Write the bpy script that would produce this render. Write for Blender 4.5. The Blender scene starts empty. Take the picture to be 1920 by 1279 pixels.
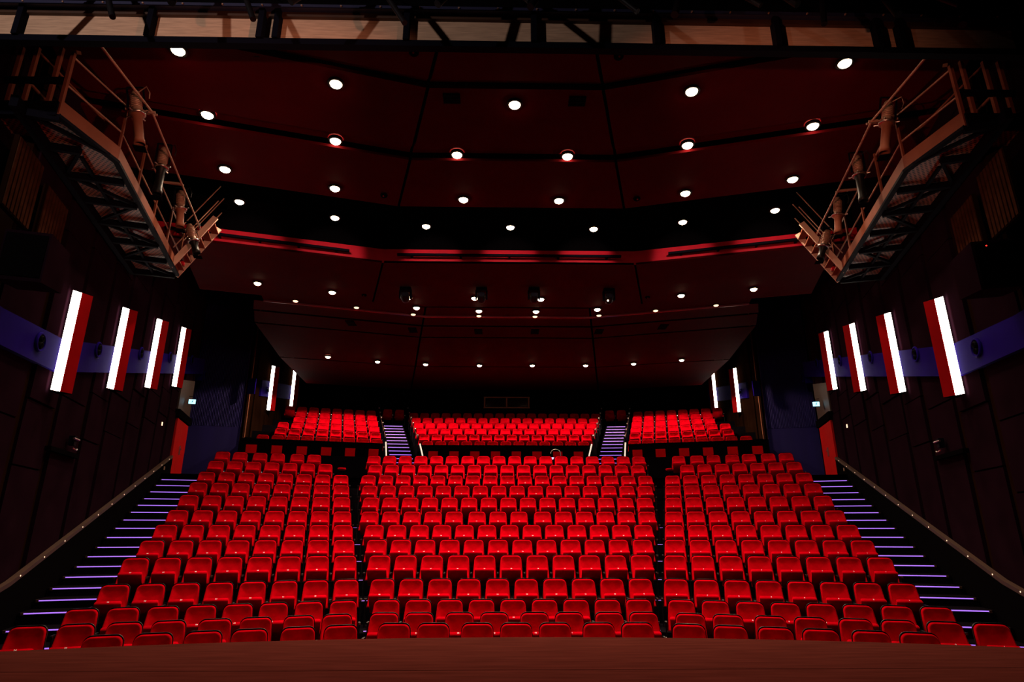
import bpy, bmesh, math, random
from mathutils import Vector, Matrix
random.seed(7)
sc = bpy.context.scene
COL = sc.collection
PI = math.pi
# ------------------------------------------------------------------ camera
PITCH, YAW = math.radians(17.23), math.radians(1.12)
CAMP = Vector((-0.24, 0.0, 1.2))
fw = Vector((math.sin(YAW) * math.cos(PITCH), math.cos(YAW) * math.cos(PITCH), math.sin(PITCH)))
rt = Vector((math.cos(YAW), -math.sin(YAW), 0.0))
up = rt.cross(fw)
cd = bpy.data.cameras.new('camera')
cam = bpy.data.objects.new('camera', cd)
COL.objects.link(cam)
cd.sensor_fit = 'HORIZONTAL'; cd.sensor_width = 36.0; cd.lens = 36.0 * 1141.7 / 1920.0
cd.clip_end = 200
m3 = Matrix((rt, up, -fw)).transposed()
cam.matrix_world = Matrix.Translation(CAMP) @ m3.to_4x4()
sc.camera = cam
# ------------------------------------------------------------------ world, exposure
w = bpy.data.worlds.new('world'); sc.world = w; w.use_nodes = True
w.node_tree.nodes['Background'].inputs[0].default_value = (0.02, 0.012, 0.03, 1)
w.node_tree.nodes['Background'].inputs[1].default_value = 0.0
vs = sc.view_settings
sc.display_settings.display_device = 'sRGB'
vs.view_transform = 'Standard'; vs.look = 'None'; vs.gamma = 1.0; vs.exposure = 0.0; vs.use_curve_mapping = False
sc.cycles.use_denoising = True
sc.cycles.max_bounces = 5
sc.cycles.sample_clamp_indirect = 3.0
# ------------------------------------------------------------------ work lights and an added stage fill (behind and above the camera)
def aim(o, target):
    d = Vector(target) - o.location
    o.rotation_euler = d.to_track_quat('-Z', 'Y').to_euler()
def spot(name, loc, target, power, col, angle, blend=0.4, size=0.1):
    l = bpy.data.lights.new(name, 'SPOT'); l.energy = power; l.color = col
    l.spot_size = math.radians(angle); l.spot_blend = blend; l.shadow_soft_size = size
    o = bpy.data.objects.new(name, l); COL.objects.link(o); o.location = loc; aim(o, target)
    return o
WL_HEADER, WL_GALLERY, FILL_STAGE = 520, 1900, 420
spot('bridge_work_light', (-6.0, 1.0, 7.1), (-4.3, 6.3, 7.7), WL_HEADER, (1.0, 0.84, 0.80), 104, 0.7, 0.08)
spot('gallery_work_light', (2.6, 1.5, 3.2), (-7.5, 11.4, 8.3), WL_GALLERY, (1.0, 0.40, 0.26), 30, 0.9, 0.06)
spot('gallery_work_light', (-2.6, 1.5, 3.2), (7.5, 11.4, 8.3), WL_GALLERY * 0.8, (1.0, 0.36, 0.22), 30, 0.9, 0.06)
spot('stage_fill', (0.0, 3.0, 7.6), (0.0, 6.6, 0.0), FILL_STAGE, (1.0, 0.34, 0.26), 100, 0.9, 0.3)  # unseen red-warm fill added to lift the stage floor
DOWN_POWER = 430
# ------------------------------------------------------------------ materials
def mat(name, col, rough=0.6, metal=0.0, noise=0.0, scale=6.0, spec=0.5, sheen=0.0, emit=None, strength=0.0, bump=0.0, stretch=None):
    m = bpy.data.materials.new(name); m.use_nodes = True
    nt = m.node_tree; b = nt.nodes['Principled BSDF']
    b.inputs['Base Color'].default_value = (*col, 1)
    b.inputs['Roughness'].default_value = rough; b.inputs['Metallic'].default_value = metal
    b.inputs['Specular IOR Level'].default_value = spec
    if sheen:
        b.inputs['Sheen Weight'].default_value = sheen
        b.inputs['Sheen Tint'].default_value = (1.0, 0.004, 0.02, 1); b.inputs['Sheen Roughness'].default_value = 0.3
    if emit:
        b.inputs['Emission Color'].default_value = (*emit, 1); b.inputs['Emission Strength'].default_value = strength
    if noise or bump:
        tc = nt.nodes.new('ShaderNodeTexCoord'); n = nt.nodes.new('ShaderNodeTexNoise')
        n.inputs['Scale'].default_value = scale; n.inputs['Detail'].default_value = 5
        if stretch:
            mp = nt.nodes.new('ShaderNodeMapping'); mp.inputs['Scale'].default_value = stretch
            nt.links.new(tc.outputs['Object'], mp.inputs[0]); nt.links.new(mp.outputs[0], n.inputs['Vector'])
        else:
            nt.links.new(tc.outputs['Object'], n.inputs['Vector'])
        if noise:
            r = nt.nodes.new('ShaderNodeValToRGB')
            r.color_ramp.elements[0].position = 0.3; r.color_ramp.elements[1].position = 0.7
            r.color_ramp.elements[0].color = (*[c * (1 - noise) for c in col], 1)
            r.color_ramp.elements[1].color = (*[min(1, c * (1 + noise)) for c in col], 1)
            nt.links.new(n.outputs['Fac'], r.inputs[0]); nt.links.new(r.outputs[0], b.inputs['Base Color'])
        if bump:
            bp = nt.nodes.new('ShaderNodeBump'); bp.inputs['Strength'].default_value = bump; bp.inputs['Distance'].default_value = 0.02
            nt.links.new(n.outputs['Fac'], bp.inputs['Height']); nt.links.new(bp.outputs[0], b.inputs['Normal'])
    return m
M_VELVET = mat('red_velvet', (0.54, 0.0005, 0.0080), 0.9, noise=0.3, scale=5.0, spec=0.0, sheen=0.9, bump=0.08)
M_SHELL = mat('black_seat_shell', (0.006, 0.005, 0.006), 0.45, spec=0.2)
M_STEEL = mat('black_steel', (0.004, 0.004, 0.008), 0.6, 0.0, spec=0.02)
M_CHROME = mat('brushed_chrome', (0.55, 0.5, 0.46), 0.3, 1.0)
M_NUMBER = mat('white_number', (0.85, 0.8, 0.75), 0.5)
M_CARPET = mat('dark_carpet', (0.005, 0.004, 0.006), 1.0, noise=0.4, scale=30, spec=0.0)
M_STAGE = mat('stage_boards', (0.078, 0.018, 0.014), 0.8, noise=0.2, scale=2.5, stretch=(0.6, 5, 1), bump=0.05, spec=0.0)
M_CEIL = mat('ceiling_red', (0.062, 0.0002, 0.0018), 0.75, noise=0.08, scale=1.5, spec=0.04)
M_BULK = mat('bulkhead_red', (0.55, 0.012, 0.03), 0.5, noise=0.06, spec=0.15)
M_BLACK = mat('matt_black', (0.003, 0.0025, 0.003), 1.0, spec=0.0)
M_WALL = mat('dark_brown_wall', (0.013, 0.005, 0.0025), 0.9, noise=0.35, scale=3, stretch=(1, 1, 0.2), spec=0.0)
M_WALLB = mat('aubergine_panel', (0.012, 0.0040, 0.008), 0.95, noise=0.2, scale=2, spec=0.0)
M_GRID = mat('brown_grid', (0.045, 0.016, 0.008), 0.8, spec=0.0, noise=0.3, scale=8)
M_BAND = mat('blue_band', (0.012, 0.003, 0.18), 0.8, noise=0.1, scale=2, spec=0.02)
M_PILLAR = mat('blue_pillar', (0.018, 0.009, 0.17), 0.8, noise=0.15, scale=2, stretch=(1, 1, 0.1))
M_LIGHTRED = mat('lacquer_red', (0.36, 0.001, 0.003), 0.6, noise=0.08, scale=3, spec=0.03)
M_DOOR = mat('door_red', (0.40, 0.003, 0.003), 0.6, noise=0.08, spec=0.05)
M_PANELRED = mat('panel_red', (0.85, 0.001, 0.004), 0.9, noise=0.05, spec=0.0)
M_WOOD = mat('plywood', (0.50, 0.31, 0.20), 0.65, noise=0.2, scale=3, stretch=(1.2, 1, 14), spec=0.3)
M_RAILWOOD = mat('brown_rail', (0.045, 0.016, 0.006), 0.6, noise=0.2, scale=4)
M_BRONZE = mat('bronze_steel', (0.19, 0.058, 0.033), 0.6, 0.0, spec=0.1, noise=0.2, scale=2)
M_GALV = mat('galvanised', (0.42, 0.24, 0.17), 0.45, 0.4, noise=0.15, scale=4)
M_STEELLIT = mat('lit_steel', (0.75, 0.52, 0.40), 0.5)  # stringer steel with its strong lighting put into the colour
M_LAMP = mat('lamp_glow', (1, 0.9, 0.8), 0.5, emit=(1.0, 0.72, 0.45), strength=22)
M_STRIP = mat('strip_glow', (1, 0.95, 0.9), 0.5, emit=(1.0, 0.86, 0.74), strength=12.0)
M_LED = mat('purple_led', (0.5, 0.3, 0.9), 0.5, emit=(0.42, 0.17, 1.0), strength=1.1)
M_LEDW = mat('pin_led', (1, 0.8, 0.6), 0.5, emit=(1.0, 0.62, 0.40), strength=1.6)
M_EXIT = mat('exit_glow', (0.6, 0.9, 1), 0.5, emit=(0.35, 0.8, 1.0), strength=2.2)
M_EXITD = mat('exit_figure', (0.0, 0.06, 0.1), 0.5, emit=(0.0, 0.1, 0.25), strength=0.3)
M_REDLED = mat('red_led', (1, 0.1, 0.05), 0.5, emit=(1.0, 0.03, 0.02), strength=2.0)
M_BLUELED = mat('blue_led', (0.5, 0.5, 1), 0.5, emit=(0.45, 0.45, 1.0), strength=1.8)
M_GLASS = mat('dark_glass', (0.01, 0.006, 0.006), 0.08, spec=0.6)
M_LENS = mat('lens_glass', (0.02, 0.02, 0.03), 0.1, spec=0.8)
# steel mesh deck: perforated plate
def perforated():
    m = bpy.data.materials.new('perforated_plate'); m.use_nodes = True
    nt = m.node_tree; b = nt.nodes['Principled BSDF']
    tc = nt.nodes.new('ShaderNodeTexCoord'); mp = nt.nodes.new('ShaderNodeMapping'); mp.inputs['Scale'].default_value = (16, 16, 16)
    mp.inputs['Rotation'].default_value = (0, 0, 0.7)
    v = nt.nodes.new('ShaderNodeTexVoronoi'); v.inputs['Randomness'].default_value = 0.0; v.inputs['Scale'].default_value = 1.0
    v.voronoi_dimensions = '2D'
    r = nt.nodes.new('ShaderNodeValToRGB'); r.color_ramp.interpolation = 'CONSTANT'
    r.color_ramp.elements[0].color = (0.004, 0.003, 0.003, 1); r.color_ramp.elements[1].position = 0.33
    r.color_ramp.elements[1].color = (0.32, 0.12, 0.07, 1)
    nt.links.new(tc.outputs['Object'], mp.inputs[0]); nt.links.new(mp.outputs[0], v.inputs['Vector'])
    nt.links.new(v.outputs['Distance'], r.inputs[0]); nt.links.new(r.outputs[0], b.inputs['Base Color'])
    b.inputs['Roughness'].default_value = 0.5
    return m
M_PERF = perforated()
# ------------------------------------------------------------------ mesh builder
class MB:
    def __init__(s): s.v = []; s.f = []; s.mi = []; s.sm = []
    def add(s, vs, fs, mi=0, smooth=False):
        o = len(s.v); s.v += [tuple(p) for p in vs]
        for f in fs: s.f.append([i + o for i in f]); s.mi.append(mi); s.sm.append(smooth)
    def quad(s, a, b, c, d, mi=0): s.add([a, b, c, d], [[0, 1, 2, 3]], mi)
    def poly(s, pts, mi=0): s.add(pts, [list(range(len(pts)))], mi)
    def hexa(s, p, mi=0):   # p: 4 bottom, 4 top
        s.add(p, [[3, 2, 1, 0], [4, 5, 6, 7], [0, 1, 5, 4], [1, 2, 6, 5], [2, 3, 7, 6], [3, 0, 4, 7]], mi)
    def box(s, x0, x1, y0, y1, z0, z1, mi=0):
        s.hexa([(x0, y0, z0), (x1, y0, z0), (x1, y1, z0), (x0, y1, z0), (x0, y0, z1), (x1, y0, z1), (x1, y1, z1), (x0, y1, z1)], mi)
    def tube(s, pts, r, n=8, mi=0, caps=True):
        pts = [Vector(p) for p in pts]; rings = []
        rs = r if isinstance(r, (list, tuple)) else [r] * len(pts)
        for i, p in enumerate(pts):
            d = (pts[min(i + 1, len(pts) - 1)] - pts[max(i - 1, 0)]).normalized()
            a = Vector((0, 0, 1)) if abs(d.z) < 0.9 else Vector((1, 0, 0))
            e1 = d.cross(a).normalized(); e2 = d.cross(e1)
            rings.append([p + (e1 * math.cos(2 * PI * k / n) + e2 * math.sin(2 * PI * k / n)) * rs[i] for k in range(n)])
        vs = [q for ring in rings for q in ring]; fs = []
        for i in range(len(pts) - 1):
            for k in range(n):
                k2 = (k + 1) % n
                fs.append([i * n + k, i * n + k2, (i + 1) * n + k2, (i + 1) * n + k])
        s.add(vs, fs, mi, True)
        if caps:
            s.add(rings[0], [list(range(n))[::-1]], mi); s.add(rings[-1], [list(range(n))], mi)
    def bar(s, a, b, w, h, mi=0):   # rectangular beam from a to b, w horizontal, h vertical-ish
        a = Vector(a); b = Vector(b); d = (b - a).normalized()
        ref = Vector((0, 0, 1)) if abs(d.z) < 0.95 else Vector((0, 1, 0))
        e1 = d.cross(ref).normalized() * (w / 2); e2 = e1.cross(d).normalized() * (h / 2)
        s.hexa([a - e1 - e2, a + e1 - e2, b + e1 - e2, b - e1 - e2, a - e1 + e2, a + e1 + e2, b + e1 + e2, b - e1 + e2], mi)
    def lathe(s, prof, n=16, mi=0, axis=None):   # prof: [(r, z)], about +Z, or mapped by matrix
        vs = []; fs = []
        for r, z in prof:
            for k in range(n):
                p = Vector((r * math.cos(2 * PI * k / n), r * math.sin(2 * PI * k / n), z))
                vs.append(axis @ p if axis else p)
        for i in range(len(prof) - 1):
            for k in range(n):
                k2 = (k + 1) % n; fs.append([i * n + k, i * n + k2, (i + 1) * n + k2, (i + 1) * n + k])
        s.add(vs, fs, mi, True)
    def disc(s, c, nrm, r, n=16, mi=0, r0=0.0):
        nrm = Vector(nrm).normalized(); c = Vector(c)
        a = Vector((0, 0, 1)) if abs(nrm.z) < 0.9 else Vector((1, 0, 0))
        e1 = nrm.cross(a).normalized(); e2 = nrm.cross(e1)
        o = [c + (e1 * math.cos(2 * PI * k / n) + e2 * math.sin(2 * PI * k / n)) * r for k in range(n)]
        if r0:
            i = [c + (e1 * math.cos(2 * PI * k / n) + e2 * math.sin(2 * PI * k / n)) * r0 for k in range(n)]
            s.add(o + i, [[k, (k + 1) % n, n + (k + 1) % n, n + k] for k in range(n)], mi)
        else: s.add(o, [list(range(n))], mi)
    def mesh(s, name, mats):
        me = bpy.data.meshes.new(name)
        me.from_pydata(s.v, [], s.f)
        for m in (mats if isinstance(mats, (list, tuple)) else [mats]): me.materials.append(m)
        me.polygons.foreach_set('material_index', s.mi); me.polygons.foreach_set('use_smooth', s.sm)
        bm = bmesh.new(); bm.from_mesh(me); bmesh.ops.recalc_face_normals(bm, faces=bm.faces); bm.to_mesh(me); bm.free()
        me.update(); return me
    def obj(s, name, mats, parent=None):
        o = bpy.data.objects.new(name, s.mesh(name, mats)); COL.objects.link(o)
        if parent: o.parent = parent
        return o
def tag(o, label, cat, group=None, kind=None):
    o['label'] = label; o['category'] = cat
    if group: o['group'] = group
    if kind: o['kind'] = kind
    return o
def thing(name, label, cat, loc=(0, 0, 0), rz=0.0, group=None):
    o = bpy.data.objects.new(name, None); COL.objects.link(o); o.location = loc; o.rotation_euler = (0, 0, rz)
    o.empty_display_size = 0.2
    return tag(o, label, cat, group)
def struct(mb, name, mats, label=None):
    o = mb.obj(name, mats); o['kind'] = 'structure'
    if label: o['label'] = label
    return o
def copy_tree(o, parent=None):
    c = o.copy(); COL.objects.link(c)
    if parent: c.parent = parent
    for ch in list(o.children): copy_tree(ch, c)
    return c
ORD = ['first', 'second', 'third', 'fourth', 'fifth', 'sixth', 'seventh', 'eighth', 'ninth', 'tenth', 'eleventh', 'twelfth', 'thirteenth',
       'fourteenth', 'fifteenth', 'sixteenth', 'seventeenth', 'eighteenth', 'nineteenth', 'twentieth']
SIDE = {-1: 'left', 1: 'right'}
# ------------------------------------------------------------------ the fan: side sectors turned by TH, u outward, v into the house
TH = math.radians(16.2); CT, ST = math.cos(TH), math.sin(TH)
def W(s, u, v, z): return Vector((s * (CT * u + ST * v), -ST * u + CT * v, z))
def vof(Y): return 1.0413 * Y - 0.24
UH = -1.0
def hinge(Y):                      # point where the centre row line meets the side row line
    v = vof(Y); t = (ST * v + CT * UH); return abs(t)
def hx(Y): return (ST * Y + UH) / CT      # |X| of the hinge for a centre depth Y
def fan_line(Y, umax, z):
    """polyline left end - left hinge - right hinge - right end of the row line through centre depth Y"""
    v = vof(Y); h = hx(Y)
    return [W(-1, umax, v, z), Vector((-h, Y, z)), Vector((h, Y, z)), W(1, umax, v, z)]
def fan_strip(mb, Y0, z0, Y1, z1, umax, mi=0, um1=None):
    a = fan_line(Y0, umax, z0); b = fan_line(Y1, umax if um1 is None else um1, z1)
    for i in range(3): mb.quad(a[i], a[i + 1], b[i + 1], b[i], mi)
# ------------------------------------------------------------------ row data
YR = [9.3, 10.35, 11.34, 12.36, 13.38, 14.4, 15.41, 16.4, 17.44, 18.46, 19.48, 20.46, 21.45]
ZR = [-.05, -.04, .05, .31, .695, .99, 1.31, 1.65, 2.05, 2.44, 2.82, 3.24, 3.643]
FL = [z - 0.80 for z in ZR]
CN = [7, 8, 9, 10, 11, 12, 13, 14, 15, 16, 17, 17, 18]
CGAP = {0: {2: .07, 5: .07}, 1: {2: .085, 4: .085, 6: .085}, 7: {5: .05, 8: .07}}
SP = 0.54
YU = [25.47 + 1.02 * i for i in range(6)]; ZU = [4.71 + .425 * i for i in range(6)]
FU = [z - 0.80 for z in ZU]
VU = [25.4 + 1.045 * i for i in range(6)]
# ================================================================== STRUCTURE
# stage
mb = MB(); N = 40; R = 19.0
arc = [(x, 7.83 - (R - math.sqrt(R * R - x * x))) for x in [-10 + 20 * k / N for k in range(N + 1)]]
top = [(x, y, 0) for x, y in arc]
for y0, y1 in ((6.09, None), (4.3, 6.075), (2.5, 4.285), (-3, 2.485)):
    if y1 is None:
        for k in range(N):
            (xa, ya), (xb, yb) = arc[k], arc[k + 1]
            mb.quad((xa, 6.09, 0), (xb, 6.09, 0), (xb, max(yb, 6.09), 0), (xa, max(ya, 6.09), 0))
    else: mb.quad((-10, y0, 0), (10, y0, 0), (10, y1, 0), (-10, y1, 0))
for k in range(N):
    (x0, y0), (x1, y1) = arc[k], arc[k + 1]
    mb.quad((x0, y0, 0), (x1, y1, 0), (x1, y1, -1.0), (x0, y0, -1.0))
struct(mb, 'floor_stage', [M_STAGE], 'dark brown boarded stage floor with a curved front edge')
# raked auditorium floor
mb = MB()
fan_strip(mb, 5.0, -.86, YR[2] - .81, -.85, 3.66)
prev = -.85
for i in range(2, 13):
    Y0 = YR[i] - .81; Y1 = (YR[i + 1] - .81) if i < 12 else 24.62
    fan_strip(mb, Y0, prev, Y0, FL[i], 3.66)
    fan_strip(mb, Y0, FL[i], Y1, FL[i], 3.66)
    prev = FL[i]
fan_strip(mb, 20.5, FL[12] - .01, 24.62, FL[12] - .01, 5.9)
struct(mb, 'floor', [M_CARPET], 'dark carpeted raked auditorium floor')
# side stairs
VN = [12.88 + .53 * j for j in range(-3, 16)]
ZN = []
for j in range(-3, 16):
    if j < 0: ZN.append([-.49, -.62, -.75][-j - 1] + 0.0)
    else:
        k = j / 2.0; i = 4 + int(k)
        ZN.append(FL[i] + .0 if j % 2 == 0 else (FL[i] + FL[min(i + 1, 12)]) / 2)
ZN[0:3] = [-.66, -.49, -.30]
for s in (-1, 1):
    mb = MB()
    for k, (v, z) in enumerate(zip(VN, ZN)):
        z0 = ZN[k - 1] if k else -.85; v1 = VN[k + 1] if k + 1 < len(VN) else 24.4
        mb.quad(W(s, 3.66, v, z0), W(s, 4.74, v, z0), W(s, 4.74, v, z), W(s, 3.66, v, z))
        mb.quad(W(s, 3.66, v, z), W(s, 4.74, v, z), W(s, 4.74, v1, z), W(s, 3.66, v1, z))
    mb.quad(W(s, 3.66, 6, -.85), W(s, 4.74, 6, -.85), W(s, 4.74, VN[0], -.85), W(s, 3.66, VN[0], -.85))
    struct(mb, 'floor_stairs_' + SIDE[s], [M_CARPET], 'dark carpeted side stairs')
    for k, (v, z) in enumerate(zip(VN, ZN)):
        m = MB(); m.hexa([W(s, 3.68, v - .012, z - .026), W(s, 4.66, v - .012, z - .026), W(s, 4.66, v + .0, z - .026), W(s, 3.68, v + .0, z - .026),
                          W(s, 3.68, v - .012, z - .008), W(s, 4.66, v - .012, z - .008), W(s, 4.66, v + .0, z - .008), W(s, 3.68, v + .0, z - .008)])
        t = thing('step_light', 'purple lit strip on the nosing of the %s step up the %s side stairs' % (ORD[k], SIDE[s]), 'step light', group='step lights of the side stairs')
        m.obj('led_strip', [M_LED], t)
        m = MB(); a = W(s, 4.66, v - .03, z - .05); b = W(s, 4.70, v + .0, z + .002)
        m.hexa([W(s, 4.66, v - .03, z - .04), W(s, 4.70, v - .03, z - .04), W(s, 4.70, v, z - .04), W(s, 4.66, v, z - .04),
                W(s, 4.66, v - .03, z), W(s, 4.70, v - .03, z), W(s, 4.70, v, z), W(s, 4.66, v, z)])
        m.obj('end_cap', [M_RAILWOOD], t)
# small lit nosings in the narrow gaps between the blocks
for s in (-1, 1):
    for i in range(3, 12):
        v = vof(YR[i]) - .70; z = FL[i]
        m = MB(); a = (-.93, -.76)
        m.hexa([W(s, a[0], v - .02, z - .03), W(s, a[1], v - .02, z - .03), W(s, a[1], v + .02, z - .03), W(s, a[0], v + .02, z - .03),
                W(s, a[0], v - .02, z + .004), W(s, a[1], v - .02, z + .004), W(s, a[1], v + .02, z + .004), W(s, a[0], v + .02, z + .004)])
        tag(m.obj('aisle_light', [M_LED]), 'short lit step edge beside the %s row in the narrow %s gap' % (ORD[i], SIDE[s]), 'step light', 'step lights of the narrow gaps')
# upper tier floor (centre, sides) and stairs between
mb = MB()
for i in range(6):
    Y0 = YU[i] - .82; Y1 = (YU[i + 1] - .82) if i < 5 else 31.25
    xa = 3.42 + .235 * (Y0 - 24.6); xb = 3.42 + .235 * (Y1 - 24.6)
    z = FU[i]; z0 = FU[i - 1] if i else FL[12]
    mb.quad((-xa, Y0, z0), (xa, Y0, z0), (xa, Y0, z), (-xa, Y0, z)); mb.quad((-xa, Y0, z), (xa, Y0, z), (xb, Y1, z), (-xb, Y1, z))
    for s in (-1, 1):
        mb.quad((s * xa, Y0, z0), (s * xb, Y1, z0), (s * xb, Y1, z), (s * xa, Y0, z))
        v0 = VU[i] - .8; v1 = VU[i + 1] - .8 if i < 5 else 33.0; ue = 3.2
        mb.quad(W(s, -2.2, v0, z0), W(s, ue, v0, z0), W(s, ue, v0, z), W(s, -2.2, v0, z)); mb.quad(W(s, -2.2, v0, z), W(s, ue, v0, z), W(s, ue, v1, z), W(s, -2.2, v1, z))
        mb.quad(W(s, -2.2, v0, z0), W(s, -2.2, v1, z0), W(s, -2.2, v1, z), W(s, -2.2, v0, z))
struct(mb, 'floor_upper_tier', [M_CARPET], 'dark carpeted steps of the upper tier')
for s in (-1, 1):
    mb = MB(); E = []
    for j in range(-4, 10):
        Y = 25.2 + .5075 * j; z = 4.13 + .2125 * j
        xr = 3.79 + .255 * (Y - 25.2); xl = 4.79 + .255 * (Y - 25.2)
        # the nosing is turned half as far as the side block
        E.append((Vector((s * xr, Y - 0.0, z)), Vector((s * xl, Y - .10, z)), z))
    for j, (a, b, z) in enumerate(E):
        n = E[j + 1] if j + 1 < len(E) else (a + Vector((s * .3, 1.6, 0)), b + Vector((s * .3, 1.6, 0)), z)
        z0 = E[j - 1][2] if j else FL[12]
        dn = Vector((0, 0, z0 - z))
        mb.quad(a + dn, b + dn, b, a); mb.quad(a, b, Vector((n[1].x, n[1].y, z)), Vector((n[0].x, n[0].y, z)))
        if j >= 2:
            m = MB(); e = (b - a).normalized(); a2 = a + e * .06; b2 = b - e * .06; f = Vector((0, -.015, 0)); d = Vector((0, 0, -.022)); t0 = Vector((0, 0, .0))
            m.hexa([a2 + f + d, b2 + f + d, b2 + d, a2 + d, a2 + f + t0, b2 + f + t0, b2 + t0, a2 + t0])
            tag(m.obj('step_light', [M_LED]), 'lit purple strip on the %s step up of the upper %s stairs' % (ORD[j - 2], SIDE[s]), 'step light', 'step lights of the upper stairs')
    struct(mb, 'floor_upper_stairs_' + SIDE[s], [M_CARPET], 'narrow dark stairs of the upper tier')
# parapet of the upper tier
for s in (0, -1, 1):
    nm = {0: 'centre', -1: 'left', 1: 'right'}[s]
    t = thing('parapet', 'black parapet wall with red squares in front of the %s upper block' % nm, 'parapet', group=None)
    m = MB()
    if s == 0:
        m.box(-3.42, 3.42, 24.55, 24.65, FL[12], 4.44)
    else:
        m.hexa([W(s, -2.12, 24.95, FL[12]), W(s, 3.15, 24.95, FL[12]), W(s, 3.15, 25.05, FL[12]), W(s, -2.12, 25.05, FL[12]),
                W(s, -2.12, 24.95, 4.5), W(s, 3.15, 24.95, 4.5), W(s, 3.15, 25.05, 4.5), W(s, -2.12, 25.05, 4.5)])
    m.obj('wall_panel', [M_BLACK], t)
    cs = [-2.9 + .828 * k for k in range(8)] if s == 0 else [-1.78 + .90 * k for k in range(6)]
    for c in cs:
        m = MB()
        if s == 0:
            y = 24.53; m.box(c - .185, c + .185, y, y + .02, 3.87, 4.19)
        else:
            p = [(c - .19, 24.93), (c + .19, 24.93), (c + .19, 24.95), (c - .19, 24.95)]
            m.hexa([W(s, a, b, 3.93) for a, b in p] + [W(s, a, b, 4.26) for a, b in p])
        m.obj('red_square', [M_PANELRED], t)
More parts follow.
